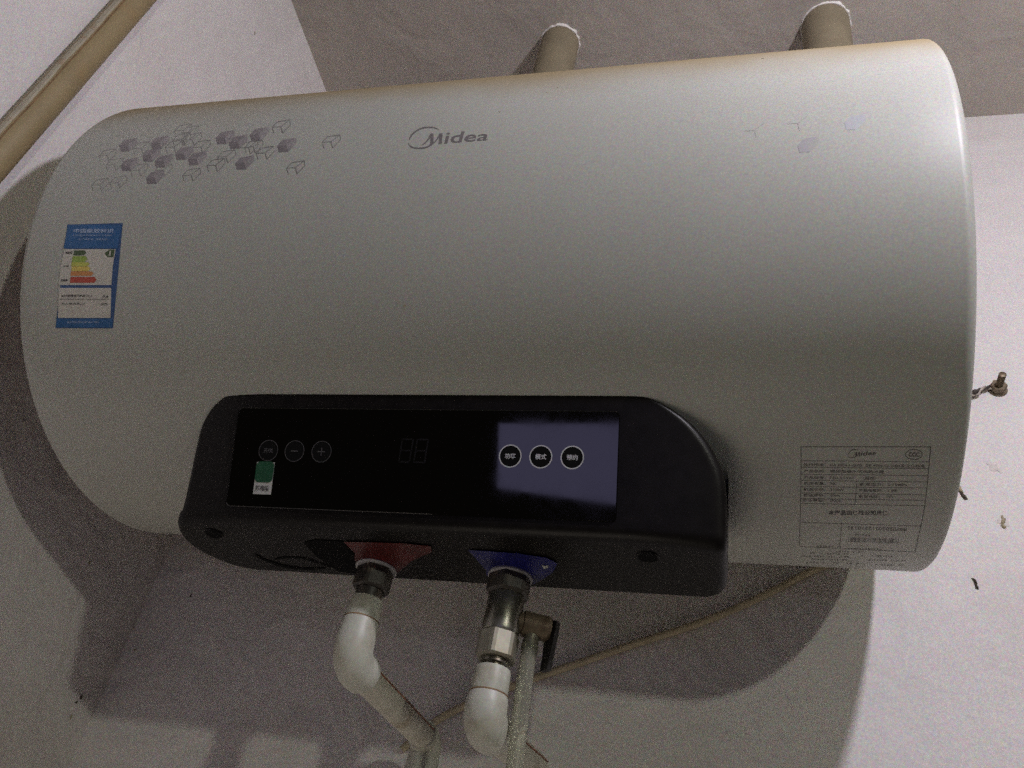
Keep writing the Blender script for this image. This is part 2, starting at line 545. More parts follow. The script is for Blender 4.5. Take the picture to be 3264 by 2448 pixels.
for c in solid:
    printed_cube(zc, c, 0.92 + 0.1 * (c[0] / 1710), ('print_dark', 'print_mid', 'print_light'))
for c, w in [((2075, 208), 4), ((1783, 420), 4), ((1665, 85), 4), ((1535, 300), 4), ((1400, 255), 3), ((1130, 400), 4), ((930, 480), 3), ((1215, 330), 3), ((940, 190), 3), ((850, 190), 3), ((1010, 250), 3), ((790, 250), 3), ((1440, 250), 3)]:
    cube_outline(zc, c, 0.95, w * 1.35, 'print_line', keep=0.9)
for c in [(240, 320), (300, 395), (330, 540), (180, 560), (700, 440), (860, 115), (920, 130), (520, 260), (500, 440)]:
    cube_outline(zc, c, 0.9, 4, 'print_faint')
zr = zmap(2330, 340, 4.424, LIFT)
for c in [(340, 330), (950, 230)]:
    cube_outline(zr, c, 1.8, 8, 'print_ghost', 'AB BC BF')
printed_cube(zr, (1090, 530), 1.9, ('print_ghost_violet', 'print_ghost_violet', 'print_ghost'))
printed_cube(zr, (1750, 215), 1.9, ('print_ghost_blue', 'print_ghost_blue', 'print_ghost_blue'))

def logo(P, tr):
    T = lambda pts: [tr(q) for q in pts]
    def ribbon(pts, ws):
        d = smoothpts([p + (w,) for p, w in zip(pts, ws)], 6)
        P.polys([T(q) for q in strip([(x[0], x[1]) for x in d], [x[2] for x in d])])
    ribbon([(347, 480), (380, 402), (470, 312), (600, 246), (740, 226), (850, 238), (938, 272)], [14, 30, 32, 32, 30, 24, 8])
    ribbon([(320, 542), (360, 600), (430, 636), (550, 650), (680, 632), (780, 582), (872, 508), (930, 430), (975, 352)], [6, 24, 26, 30, 30, 30, 22, 30, 34])
    ribbon([(585, 590), (660, 545), (730, 470), (775, 395), (800, 352)], [6, 22, 30, 40, 34])
    for c4 in ([(775, 362), (836, 358), (832, 552), (768, 572)], [(955, 352), (1016, 348), (1003, 556), (937, 570)]):
        P.polys([T(q) for q in quadgrid(c4, 1, 6)])
    P.text('idea', T([(1062, 318), (1950, 296), (1925, 490), (1050, 560)]), bold=0.012, shear=0.12)
lp = Print(zmap(1250, 370, 6.32, LIFT))
logo(lp, lambda q: q)
lp.done('logo', 'logo_ink', heater)

# --- blue energy sticker
ze = lambda lift: zmap(150, 680, 4.147, lift)
el = build('energy_label', *(lambda p: (p.g.v, p.g.f))(Print(ze(0.00015)).polys(quadgrid([(270, 148), (1003, 130), (872, 1520), (112, 1516)], 6, 16))), 'label_blue_dark', heater)
def ey(v, u):                   # left and right edges of the sticker at height v (zoomed pixels)
    l = [(148, 270), (465, 212), (700, 165), (960, 132), (1200, 122), (1516, 112)]
    r = [(130, 1003), (460, 945), (700, 905), (960, 886), (1200, 880), (1520, 874)]
    def f(t, y):
        for (y0, x0), (y1, x1) in zip(t, t[1:]):
            if y <= y1: return x0 + (x1 - x0) * (y - y0) / (y1 - y0)
        return t[-1][1]
    return f(l, v) * (1 - u) + f(r, v) * u
def erect(v0, v1, u0, u1, n=4):
    return [[(ey(v0 + (v1 - v0) * i / n, u0), v0 + (v1 - v0) * i / n), (ey(v0 + (v1 - v0) * i / n, u1), v0 + (v1 - v0) * i / n),
             (ey(v0 + (v1 - v0) * (i + 1) / n, u1), v0 + (v1 - v0) * (i + 1) / n), (ey(v0 + (v1 - v0) * (i + 1) / n, u0), v0 + (v1 - v0) * (i + 1) / n)] for i in range(n)]
def ebox(v0, v1, u0, u1): return [(ey(v0, u0), v0), (ey(v0, u1), v0), (ey(v1, u1), v1), (ey(v1, u0), v1)]
Z8, Z12 = ze(0.00025), ze(0.00036)
Print(Z8).polys(erect(152, 462, 0.012, 0.985)).done('blue_band', 'label_blue', el)
Print(Z8).polys(erect(1390, 1508, 0.012, 0.985)).done('blue_band', 'label_blue', el)
Print(Z8).polys(erect(474, 948, 0.03, 0.955, 6)).done('white_field', 'label_white', el)
Print(Z8).polys(erect(986, 1382, 0.04, 0.955, 5)).done('white_field', 'label_white', el)
P = Print(Z12); P.text('中国能效标识', ebox(205, 262, 0.14, 0.86), bold=0.02); P.text('CHINA ENERGY LABEL', ebox(282, 302, 0.14, 0.86)); P.text('依据国家标准', ebox(1424, 1452, 0.2, 0.75))
P.text('生产者名称  规格型号', ebox(332, 356, 0.25, 0.78)); P.done('white_lettering', 'label_pale_print', el)['kind'] = 'stuff'
bars = [(492, 556, 0.215, 0.44, 'bar_green_dark'), (566, 645, 0.21, 0.48, 'bar_green'), (648, 700, 0.21, 0.54, 'bar_lime'), (703, 764, 0.225, 0.565, 'bar_yellow'), (768, 826, 0.22, 0.63, 'bar_orange'), (842, 918, 0.225, 0.69, 'bar_red')]
for v0, v1, u0, u1, mt in bars:
    vm = (v0 + v1) / 2
    Print(Z12).polys(erect(v0, v1, u0, u1 - 0.04)).polys([[(ey(v0, u1 - .04), v0), (ey(vm, u1), vm), (ey(v1, u1 - .04), v1)]]).done('grade_bar', mt, el)
Print(Z12).polys([[(ey(530, 0.77), 530), (ey(480, 0.84), 480), (ey(480, .94), 480), (ey(578, .94), 578), (ey(578, .84), 578)]]).done('grade_arrow', 'bar_green_dark', el)
Print(ze(0.00047)).text('1', ebox(498, 562, 0.855, 0.885), bold=0.03).done('grade_number', 'label_white', el)
P = Print(Z12)
P.text('耗能低', ebox(505, 540, 0.06, 0.19), bold=0.02); P.text('中等', ebox(688, 712, 0.07, 0.17), bold=.02); P.text('耗能高', ebox(868, 900, 0.06, 0.18), bold=.02)
P.text('24小时固有能耗系数(ε)', ebox(1075, 1112, 0.09, 0.62), bold=.03); P.text('0.6', ebox(1080, 1115, 0.81, 0.91), bold=.03)
P.text('热水输出率(μ)', ebox(1182, 1212, 0.09, 0.5), bold=.01); P.text('60%', ebox(1182, 1214, 0.79, 0.9), bold=.01)
P.polys(erect(1132, 1138, 0.06, 0.92, 1)).done('black_lettering', 'ink', el)['kind'] = 'stuff'

# --- rating plate printed near the other end
zq = lambda lift: zmap(2500, 1380, 3.456, lift)
P = Print(zq(LIFT))
rate_frame = Print(zq(LIFT))
rate_frame.polys(line((182, 152), (1616, 152), 6, 12)).polys(strip(smoothpts([(185, 152), (184, 400), (180, 700), (174, 950), (165, 1245)], 10), 7))
rate_frame.polys(strip(smoothpts([(1612, 152), (1590, 400), (1560, 700), (1520, 950), (1440, 1308)], 10), 8))
rate = rate_frame.done('rating_plate', 'ink', heater)
P = Print(zq(LIFT))
for y0, y1, x1 in [(305, 317, 1598), (378, 392, 1590), (455, 470, 1582), (522, 540, 1575), (590, 607, 1568), (660, 682, 1560), (722, 742, 1552), (776, 802, 1545), (985, 1026, 1508)]:
    P.polys(line((186, y0), (x1, y1), 4.4, 12))
P.polys(line((166, 1250), (1438, 1312), 4, 12))
P.polys(strip(smoothpts([(797, 528), (790, 650), (778, 785)], 8), 6)).polys(strip(smoothpts([(630, 990), (622, 1120), (606, 1255)], 8), 6))
P.done('ruled_lines', 'ink_rule', rate)['kind'] = 'stuff'
P = Print(zq(LIFT))
logo(P, lambda q: (700 + (q[0] - 320) * 0.193, 178 + (q[1] - 210) * 0.215))
P.text('本产品由保险公司承保', box(485, 850, 1145, 905, 0.005), bold=0.03)
for i in range(44):
    x = 706 + i * 12.7
    w = random.choice([3, 4, 6, 9])
    P.polys([[(x, 1150 + (x - 700) * .03), (x + w, 1150 + (x - 700) * .03), (x + w - 5, 1200 + (x - 700) * .03), (x - 5, 1200 + (x - 700) * .03)]])
P.done('bold_print', 'ink', rate)['kind'] = 'stuff'
P = Print(zq(LIFT))
el8 = [(1428 + 92 * math.cos(t), 236 + 55 * math.sin(t)) for t in [2 * math.pi * i / 40 for i in range(41)]]
P.polys(strip(el8, 8)); P.text('CCC', box(1366, 212, 1490, 262), bold=0.04)
for t, x0, x1, y0, y1, s in [
    ('执行标准：', 213, 455, 332, 366, 0.01), ('GB 4706.1-2005  GB 4706.12-2006及企业标准', 500, 1550, 334, 370, 0.012),
    ('产品名称：', 215, 455, 402, 434, 0.01), ('密闭型储水式电热水器', 505, 1100, 405, 438, 0.01),
    ('产品型号：', 215, 455, 474, 506, 0.01), ('F50-21W1', 500, 760, 480, 508, 0.01), ('（遥控）', 870, 1010, 480, 515, 0.01),
    ('额定容量：', 215, 455, 540, 570, 0.01), ('50L', 505, 575, 543, 570, 0.01), ('额定压力：', 830, 1090, 548, 580, 0.012), ('0.75MPa', 1140, 1355, 556, 584, 0.01),
    ('额定功率：', 212, 450, 606, 636, 0.01), ('2100W', 508, 655, 612, 638, 0.01), ('防触电类别：', 825, 1080, 616, 646, 0.012), ('I 类', 1140, 1245, 620, 648, 0.01),
    ('额定频率：', 210, 450, 670, 700, 0.01), ('50Hz', 505, 615, 676, 700, 0.01), ('额定电压：', 820, 1050, 684, 716, 0.012), ('220V~', 1118, 1225, 688, 714, 0.01),
    ('防水等级：', 205, 445, 728, 756, 0.01), ('IPX4', 505, 620, 733, 760, 0.01)]:
    P.text(t, box(x0, y0, x1, y1, s), bold=0.012)
P.text('80702020212210130', [(1345, 1082), (695, 1062), (693, 1028), (1350, 1046)], bold=0.012)
P.text('Midea', box(780, 1108, 945, 1134, .02)); 
for y0, x0, x1, n in [(1240, 360, 640, 9), (1268, 700, 1140, 14), (1300, 570, 870, 10), (1318, 280, 720, 14), (1350, 180, 720, 18), (1345, 850, 1200, 12), (1385, 300, 700, 13), (1392, 930, 1350, 14), (1420, 240, 830, 16), (1445, 1000, 1330, 10)]:
    for i in range(n):
        if random.random() < 0.2: continue
        x = x0 + (x1 - x0) * i / n; w = (x1 - x0) / n * random.uniform(0.45, 0.8); y = y0 + (x - x0) * 0.02
        P.polys([[(x, y), (x + w, y), (x + w, y + 5), (x, y + 5)], [(x + 2, y + 10), (x + w, y + 10), (x + w, y + 14), (x + 2, y + 14)]])
P.done('small_print', 'ink_grey', rate)['kind'] = 'stuff'
# specks of dirt on the shell
P = G()
for px, r in [((1593, 356), 2.4), ((2432, 186), 4), ((1780, 278), 2.6), ((1745, 295), 2.4), ((1290, 975), 2.6)]:
    x, a = cyl(px); c = on_tank(x, a, 0.0002); rr = r / 3600
    n = [c + Vector((math.cos(t) * rr * random.uniform(.6, 1.3), 0, 0)) + (on_tank(x, a + 0.01) - on_tank(x, a)).normalized() * (math.sin(t) * rr * random.uniform(.6, 1.3)) for t in [i * math.pi / 4 for i in range(8)]]
    P.add(n, [tuple(range(8))])
o = build('dirt_specks', P.v, P.f, 'dirt_brown', heater); o['kind'] = 'stuff'

# --- black control housing under the tank
OL = [(-0.1400, 0.0), (-0.1475, 0.0010), (-0.1546, 0.0040), (-0.1628, 0.0116), (-0.1682, 0.0208), (-0.1702, 0.0300), (-0.1715, 0.045), (-0.1728, 0.060), (-0.1746, 0.078), (-0.1765, 0.0863)]
OR = [(0.1220, 0.0), (0.1300, 0.0008), (0.1380, 0.0030), (0.1466, 0.0070), (0.1592, 0.0158), (0.1691, 0.0266), (0.1756, 0.0372), (0.1797, 0.0470), (0.1812, 0.0600), (0.1816, 0.075), (0.1816, 0.0863)]
UL = [(-0.1767, -0.0590), (-0.1800, -0.0520), (-0.1825, -0.0457), (-0.1842, -0.0346), (-0.1813, -0.0182), (-0.1728, -0.0057), (-0.1624, 0.0033), (-0.1500, 0.0068)]
UR = [(0.1816, -0.0590), (0.1816, -0.0300), (0.1812, -0.0100), (0.1800, -0.0010), (0.1775, 0.0040), (0.1735, 0.0068)]
def look(tbl, v):
    tbl = smoothpts(tbl, 6)
    for (x0, v0), (x1, v1) in zip(tbl, tbl[1:]):
        if v <= v1: return x0 + (x1 - x0) * (v - v0) / max(1e-9, v1 - v0)
    return tbl[-1][0]
SF, RB = 0.0863, 0.006
rows = []                       # (profile point, x from, x to, weight of the swell)
for s_ in [0, .0006, .0016, .003, .005, .0075, .0105, .014, .018, .023, .029, .036, .044, .052, .060, .068, .0745, SF - RB]:
    p_ = face(0, s_); rows.append((p_, look(OL, s_), look(OR, s_), 1.0, s_, FN.copy(), 1.0))
pF, pA, pB = face(0, SF), face(0, SF - RB), face(0, SF) + Vector((0, RB, 0))
for i in range(1, 8):
    t = i / 7
    rows.append((pA.lerp(pF, t).lerp(pF.lerp(pB, t), t), -0.1762 - 0.0034 * t, 0.1816, 1.0, 1.0, FN.lerp(Vector((0, 0, -1)), t).normalized(), 1 - t))
for i in range(1, 15):
    t = i / 14; y = pB.y + (0.0068 - pB.y) * (1 - (1 - t) ** 1.5)
    rows.append((Vector((0, y, ZB)), look(UL, y), look(UR, y), max(0.0, 1 - t * 1.3), 1.0, Vector((0, 0, -1)), 0.0))
US = []
for i in range(61):
    u = i / 60
    US.append(0.5 - 0.5 * math.cos(math.pi * u) if False else (u ** 1.6 / (u ** 1.6 + (1 - u) ** 1.6)))
RE = 0.0055
bm = bmesh.new(); grid = []
for p_, xa, xb, wt, s_, nr, zf in rows:
    row = []
    for u in US:
        x = xa + (xb - xa) * u
        e = max(0.0, abs(x) - 0.115) / 0.065
        drop = 0.006 * e * e * wt
        d = min(x - xa, xb - x)
        if s_ < 0.9: d = min(d, s_)
        edge = RE * (1 - math.sqrt(max(0, 1 - (1 - d / RE) ** 2))) * 0.8 if d < RE else 0.0
        q = p_ + Vector((x, 0.892 * drop, 0.452 * drop * zf)) - nr * edge
        row.append(bm.verts.new(q))
    grid.append(row)
for a_, c_ in zip(grid, grid[1:]):
    for i in range(len(US) - 1): bm.faces.new((a_[i], a_[i + 1], c_[i + 1], c_[i]))
NF = 18                         # rows of the sloping front; its rim runs back into the tank
rim = [grid[j][0] for j in range(len(grid) - 1, -1, -1)] + grid[0][1:-1] + [grid[j][-1] for j in range(len(grid))]
low = grid[-1][::-1][1:-1]
loop = rim + low
far = []
for v in loop:
    if v.co.z > -0.235: far.append(bm.verts.new(Vector((v.co.x, max(v.co.y + 0.02, -0.02), v.co.z))))
    else: far.append(bm.verts.new(Vector((v.co.x, v.co.y, -0.185))))
k = len(loop)
for i in range(k): bm.faces.new((loop[i], loop[(i + 1) % k], far[(i + 1) % k], far[i]))
bmesh.ops.recalc_face_normals(bm, faces=bm.faces)
for e in bm.edges:
    if len(e.link_faces) == 2 and e.calc_face_angle(0) > math.radians(50): e.smooth = False
me = bpy.data.meshes.new('control_housing'); bm.to_mesh(me); bm.free()
me.materials.append(MATS['black_plastic'])
me.polygons.foreach_set('use_smooth', [True] * len(me.polygons))
housing = bpy.data.objects.new('control_housing', me); COL.objects.link(housing); housing.parent = heater
me.transform(Matrix.Translation((0, 0, RT)))

# glass of the display, slightly proud
def rounded_rect(x0, x1, s0, s1, r, n=5):
    out = []
    for cx, cs, a0 in ((x1 - r, s0 + r, -90), (x1 - r, s1 - r, 0), (x0 + r, s1 - r, 90), (x0 + r, s0 + r, 180)):
        for i in range(n + 1):
            a = math.radians(a0 + 90 * i / n)
            out.append((cx + r * math.cos(a), cs + r * math.sin(a)))
    return out
rr = rounded_rect(-0.1372, 0.1190, 0.0115, 0.0775, 0.003)
g = G(); k = len(rr)
vs = [face(x, s, -0.001) for x, s in rr] + [face(x, s, 0.0007) for x, s in rr] + [face(-0.009 + (x + 0.009) * 0.9965, 0.0445 + (s - 0.0445) * 0.986, 0.0011) for x, s in rr]
fs = [(i, (i + 1) % k, (i + 1) % k + k, i + k) for i in range(k)] + [(i + k, (i + 1) % k + k, (i + 1) % k + 2 * k, i + 2 * k) for i in range(k)] + [tuple(2 * k + i for i in range(k))]
g.add(vs, fs)
glass = g.build('display_glass', 'black_glass', housing)
fmap = lambda lift: (lambda q: face(q[0], q[1], lift))
GL = 0.0014
def ring(c, r, w, txt, tw, th, bold=0.02):
    P = Print(fmap(GL))
    P.polys(strip([(c[0] + r * math.cos(t), c[1] + r * math.sin(t)) for t in [2 * math.pi * i / 40 for i in range(41)]], w))
    P.text(txt, [(c[0] - tw, c[1] - th), (c[0] + tw, c[1] - th), (c[0] + tw, c[1] + th), (c[0] - tw, c[1] + th)], bold=bold) if txt not in '+−' else None
    if txt in '+−' and txt: P.polys(line((c[0] - .0026, c[1]), (c[0] + .0026, c[1]), .0007, 1))
    if txt == '+': P.polys(line((c[0], c[1] - .0026), (c[0], c[1] + .0026), .0007, 1))
    return P
for x, t, w in [(-0.1110, '开/关', .0004), (-0.0921, '−', .0004), (-0.0729, '+', .0004), (0.0530, '功率', .0007), (0.0721, '模式', .0007), (0.0914, '预约', .0007)]:
    bd = Print(fmap(0.0012)).polys([[(x + 0.0066 * math.cos(a), 0.0402 + 0.0066 * math.sin(a)) for a in [2 * math.pi * i / 40 for i in range(40)]]])
    bd.done('touch_button', 'hole_black', housing)
    ring((x, 0.0402), 0.0068, w, t, .0034, .0017).done('button_print', 'ring_print' if 0 < x else 'ring_print_dim', housing)
# unlit seven segment figures
P = Print(fmap(GL))
for x0 in (-0.0185, -0.0085):
    w_, h_, t_ = 0.0072, 0.0145, 0.0011
    y0 = 0.0310
    for a, c in (((0, 0), (1, 0)), ((0, .5), (1, .5)), ((0, 1), (1, 1)), ((0, 0), (0, .5)), ((1, 0), (1, .5)), ((0, .5), (0, 1)), ((1, .5), (1, 1))):
        P.polys(line((x0 + a[0] * w_ - .0012 * (a[1] - .5), y0 + a[1] * h_), (x0 + c[0] * w_ - .0012 * (c[1] - .5), y0 + c[1] * h_), t_, 1))
P.done('display_figure', 'segment_print', housing)
# green and white sticker
st = [(-0.1182, 0.0480), (-0.1052, 0.0480), (-0.1052, 0.0690), (-0.1182, 0.0690)]
sk = Print(fmap(GL)).polys([st]).done('display_sticker', 'sticker_white', housing)
Print(fmap(0.0017)).polys([rounded_rect(-0.1182, -0.1052, 0.0475, 0.0612, 0.003)]).done('green_emblem', 'sticker_green', housing)
Print(fmap(0.0017)).text('防电墙', [(-0.1166, 0.0632), (-0.1070, 0.0632), (-0.1070, 0.0668), (-0.1166, 0.0668)], bold=0.02).done('sticker_print', 'ink_grey', housing)

# underside: screw wells, groove, red and blue markers
umap = lambda lift: (lambda q: Vector((q[0], q[1], ZB - lift)))
def upx(px): h = hit(px, 2, ZB); return (h.x, h.y)
for c in ((681, 1700), (2065, 1774)):
    x, y = upx(c)
    g = G(); k = 24; vs = []
    for r, z in ((0.0070, -0.0002), (0.0066, -0.0008), (0.0060, -0.0006), (0.0058, 0.006)):
        vs += [(x + r * math.cos(2 * math.pi * i / k), y + r * 0.9 * math.sin(2 * math.pi * i / k), ZB + z) for i in range(k)]
    fs = [(j * k + i, j * k + (i + 1) % k, (j + 1) * k + (i + 1) % k, (j + 1) * k + i) for j in range(3) for i in range(k)]
    g.add(vs, fs); g.build('screw_well', 'black_plastic', housing, smooth=True)
    Print(umap(0.0005)).polys([[(x + 0.0059 * math.cos(2 * math.pi * i / k), y + 0.0052 * math.sin(2 * math.pi * i / k)) for i in range(k)]]).done('screw_hole', 'hole_black', housing)
zu = lambda lift: (lambda q: umap(lift)(upx((500 + q[0] / 2.212, 1200 + q[1] / 2.212))))
P = Print(zu(0.0005))
P.polys(strip(smoothpts([(690, 1250), (760, 1290), (880, 1330), (1020, 1352), (1190, 1350)], 5), [8 + 8 * math.sin(math.pi * i / 20) for i in range(21)]))
P.polys(strip(smoothpts([(830, 1285), (930, 1272), (1040, 1280), (1120, 1305), (1230, 1340)], 5), 9))
P.done('moulded_groove', 'hole_black', housing)
Print(zu(0.0005)).polys([[(1035, 1168), (1110, 1148), (1310, 1158), (1440, 1300), (1400, 1384), (1290, 1376), (1130, 1270)]]).done('dark_wedge', 'hole_black', housing)  # flat black wedge left of the red marker
Print(zu(0.0009)).polys([[(1320, 1158), (1500, 1160), (1760, 1170), (1935, 1190), (1940, 1230), (1800, 1290), (1690, 1385), (1560, 1370), (1440, 1330), (1395, 1285), (1400, 1240)]]).done('hot_marker', 'sticker_red', housing)
z6 = lambda lift: (lambda q: umap(lift)(upx((1400 + q[0] / 2.212, 1200 + q[1] / 2.212))))
Print(z6(0.0009)).polys([[(205, 1215), (330, 1222), (560, 1240), (760, 1270), (835, 1310), (800, 1375), (700, 1440), (650, 1462), (480, 1440), (335, 1395), (330, 1355)]]).done('cold_marker', 'sticker_blue', housing)
Print(z6(0.0013)).polys([[(725, 1318), (750, 1325), (765, 1318), (772, 1335), (740, 1345)]]).done('marker_symbol', 'sticker_white', housing)

# ================================================================== hot water outlet
XH, XCC, YN = -0.0475, 0.0455, -0.006
hot = empty('hot_water_pipe', (XH, YN, -0.36), 'white plastic hot water pipe with red stripe under the red marker', 'pipe', 'plastic pipes under the heater')
def Zp(x, z): return Vector((x, YN, z))
g = G(); g.tube([Zp(XH, -0.2385), Zp(XH, -0.2395), Zp(XH, -0.2415), Zp(XH, -0.2425)], [0.0135, 0.0142, 0.0142, 0.0130], 32); g.build('washer', 'ring_plastic', hot, smooth=True)
g = G(); g.tube([Zp(XH, -0.2420), Zp(XH, -0.2430), Zp(XH, -0.2560), Zp(XH, -0.2575)], [0.0112, 0.0120, 0.0120, 0.0108], 36, shape=hexs); g.build('nut', 'black_nut', hot)
g = G(); g.tube([Zp(XH, -0.256), Zp(XH, -0.2650)], [0.0092, 0.0088], 24); g.build('nipple', 'black_nut', hot, smooth=True)
g = G(); g.tube([Zp(XH, -0.2640), Zp(XH, -0.2636), Zp(XH, -0.2640), Zp(XH, -0.2660), Zp(XH, -0.2785), Zp(XH, -0.2790)], [0.0078, 0.0088, 0.0104, 0.0109, 0.0113, 0.0110], 36); g.build('collar', 'white_plastic', hot, smooth=True)
E1 = hit((1355, 2352), 0, XH + 0.004)
corner = Zp(XH, -0.3055)
dirE = (E1 - corner).normalized()
pts = [Zp(XH, -0.2785), Zp(XH, -0.2792), Zp(XH, -0.286)] + bend(corner, None, 0.0155, Zp(XH, -0.28), E1, 12) + [corner + dirE * 0.0215, corner + dirE * 0.0222]
rad = [0.0109, 0.0118, 0.0121] + [0.0126] * 11 + [0.0130, 0.0132, 0.0131, 0.0112]
g = G(); g.tube(pts, rad, 36); g.build('elbow', 'white_plastic', hot, smooth=True)
g = G(); g.tube([corner + dirE * 0.018, E1], 0.0098, 28); g.build('pipe', 'aged_pipe', hot, smooth=True)
toC = (CAM_P - corner); toC = (toC - dirE * toC.dot(dirE)).normalized()
side = toC.cross(dirE) * -1
if side.dot(RX) < 0: side = -side
off = (side * 0.86 + toC * 0.50) * 0.0098
g = G(); g.tube([corner + dirE * 0.022 + off, E1 - dirE * 0.006 + off], 0.0007, 8); g.build('red_stripe', 'red_stripe', hot)
E2 = E1 + Vector((0.0, 0.006, -0.012))
low = E1 + Vector((-0.001, 0.010, -0.075))
pts = [E1 - dirE * 0.010, E1 - dirE * 0.0092] + bend(E1 + dirE * 0.006, None, 0.012, E1 - dirE * 0.02, low, 10) + [low.lerp(E1, 0.55), low.lerp(E1, 0.50)]
g = G(); g.tube(pts, [0.0095, 0.0112] + [0.0118] * 11 + [0.0124, 0.0118], 32); g.build('elbow', 'white_plastic', hot, smooth=True)
g = G(); g.tube([low.lerp(E1, 0.6), low], 0.0086, 28); g.build('pipe', 'aged_pipe', hot, smooth=True)

g = G(); g.tube([Zp(XH, -0.2782), Zp(XH, -0.2790)], 0.01185, 36); g.build('joint_line', 'seam_brown', hot)

# ================================================================== cold inlet: safety valve, then the pipe
valve = empty('safety_valve', (XCC, YN, -0.303), 'dull metal safety valve with black lever below the blue marker', 'valve')
g = G(); g.tube([Zp(XCC, -0.2385), Zp(XCC, -0.2395), Zp(XCC, -0.2420), Zp(XCC, -0.2428)], [0.0138, 0.0146, 0.0146, 0.0136], 36); g.build('washer', 'ring_plastic', valve, smooth=True)
g = G(); g.tube([Zp(XCC, -0.2424), Zp(XCC, -0.2435), Zp(XCC, -0.2535), Zp(XCC, -0.2555)], [0.0128, 0.0136, 0.0136, 0.0122], 36, shape=hexs); g.build('top_nut', 'black_nut', valve)
g = G(); g.tube([Zp(XCC, -0.2545), Zp(XCC, -0.2560), Zp(XCC, -0.2790), Zp(XCC, -0.2805), Zp(XCC, -0.2812)], [0.0108, 0.0117, 0.0118, 0.0112, 0.0100], 36); g.build('valve_body', 'dull_metal', valve, smooth=True)
g = G(); g.tube([Zp(XCC, -0.2808), Zp(XCC, -0.2816), Zp(XCC, -0.2960), Zp(XCC, -0.2975)], [0.0112, 0.0122, 0.0122, 0.0110], 36, shape=hexs); g.build('hex_nut', 'dirty_nickel', valve)
g = G(); g.tube([Zp(XCC, -0.2960), Zp(XCC, -0.3000), Zp(XCC, -0.3005), Zp(XCC, -0.3055)], [0.0085, 0.0085, 0.0066, 0.0066], 24); g.build('nipple', 'dull_metal', valve, smooth=True)
B0 = Zp(XCC, -0.2700)
bd = Vector((0.93, 0.36, 0.0)).normalized()
Bend = B0 + bd * 0.0305
g = G(); g.tube([B0 + bd * 0.006, B0 + bd * 0.0125, B0 + bd * 0.013, B0 + bd * 0.0285, Bend], [0.0068, 0.0068, 0.0080, 0.0080, 0.0064], 26); g.build('relief_branch', 'old_brass', valve, smooth=True)
barb = B0 + bd * 0.0195
g = G(); g.tube([barb + Vector((0, 0, -0.004)), barb + Vector((0, 0, -0.010)), barb + Vector((0, 0, -0.0105)), barb + Vector((0, 0, -0.0135)), barb + Vector((0, 0, -0.0138)), barb + Vector((0, 0, -0.019))], [0.0046, 0.0046, 0.0052, 0.0042, 0.0048, 0.0034], 20); g.build('hose_barb', 'dirty_nickel', valve, smooth=True)
# lever: a flat bent plate
lv = [(0.0, 0.0055), (0.0040, 0.0045), (0.0042, -0.004), (0.0030, -0.016), (0.0018, -0.034), (-0.0044, -0.0345), (-0.0042, -0.018), (-0.0052, -0.008), (-0.0050, 0.002)]
lv = [(0.0008, 0.0062), (0.0052, 0.0045), (0.0052, -0.004), (0.0040, -0.014), (0.0028, -0.0265), (-0.0036, -0.0265), (-0.0034, -0.016), (-0.0040, -0.009), (-0.0048, 0.003)]
ax = Vector((bd.y, -bd.x, 0))
ld = RX * 0.9 + Vector((0, 0, 0)); ld = Vector((0.8, -0.6, 0)).normalized()
nrm = Vector((ld.y, -ld.x, 0))
c0 = Bend + bd * 0.001
vs = [c0 + ld * x + Vector((0, 0, z)) + nrm * 0.0016 for x, z in lv] + [c0 + ld * x + Vector((0, 0, z)) - nrm * 0.0016 for x, z in lv]
k = len(lv)
fs = [tuple(range(k)), tuple(range(2 * k - 1, k - 1, -1))] + [(i, (i + 1) % k, (i + 1) % k + k, i + k) for i in range(k)]
g = G(); g.add(vs, fs); g.build('lever', 'lever_black', valve)

cold = empty('cold_water_pipe', (XCC, YN, -0.40), 'white plastic cold water pipe and elbow below the metal valve', 'pipe', 'plastic pipes under the heater')
g = G(); g.tube([Zp(XCC, -0.3035), Zp(XCC, -0.3028), Zp(XCC, -0.3032), Zp(XCC, -0.3050), Zp(XCC, -0.3185), Zp(XCC, -0.3190)], [0.0066, 0.0090, 0.0106, 0.0111, 0.0114, 0.0111], 36); g.build('collar', 'white_plastic', cold, smooth=True)
g = G(); g.tube([Zp(XCC, -0.3183), Zp(XCC, -0.3191)], 0.01185, 36); g.build('joint_line', 'seam_brown', cold)
E3 = hit((1775, 2500), 0, XCC + 0.004)
corner = Zp(XCC, -0.3365)
dirE = (E3 - corner).normalized()
pts = [Zp(XCC, -0.3186), Zp(XCC, -0.3193), Zp(XCC, -0.3215)] + bend(corner, None, 0.0130, Zp(XCC, -0.32), E3, 12) + [corner + dirE * 0.0215, corner + dirE * 0.0222]
g = G(); g.tube(pts, [0.0109, 0.0118, 0.0121] + [0.0126] * 11 + [0.0130, 0.0132, 0.0131, 0.0112], 36); g.build('elbow', 'white_plastic', cold, smooth=True)
end = corner + dirE * 0.14
g = G(); g.tube([corner + dirE * 0.018, end], 0.0100, 28); g.build('pipe', 'aged_pipe', cold, smooth=True)
toC = (CAM_P - corner); toC = (toC - dirE * toC.dot(dirE)).normalized()
side = toC.cross(dirE)
if side.dot(RX) < 0: side = -side
off = (side * 0.80 + toC * 0.60) * 0.0100
g = G(); g.tube([corner + dirE * 0.022 + off, end + off], 0.0007, 8); g.build('red_stripe', 'red_stripe', cold)

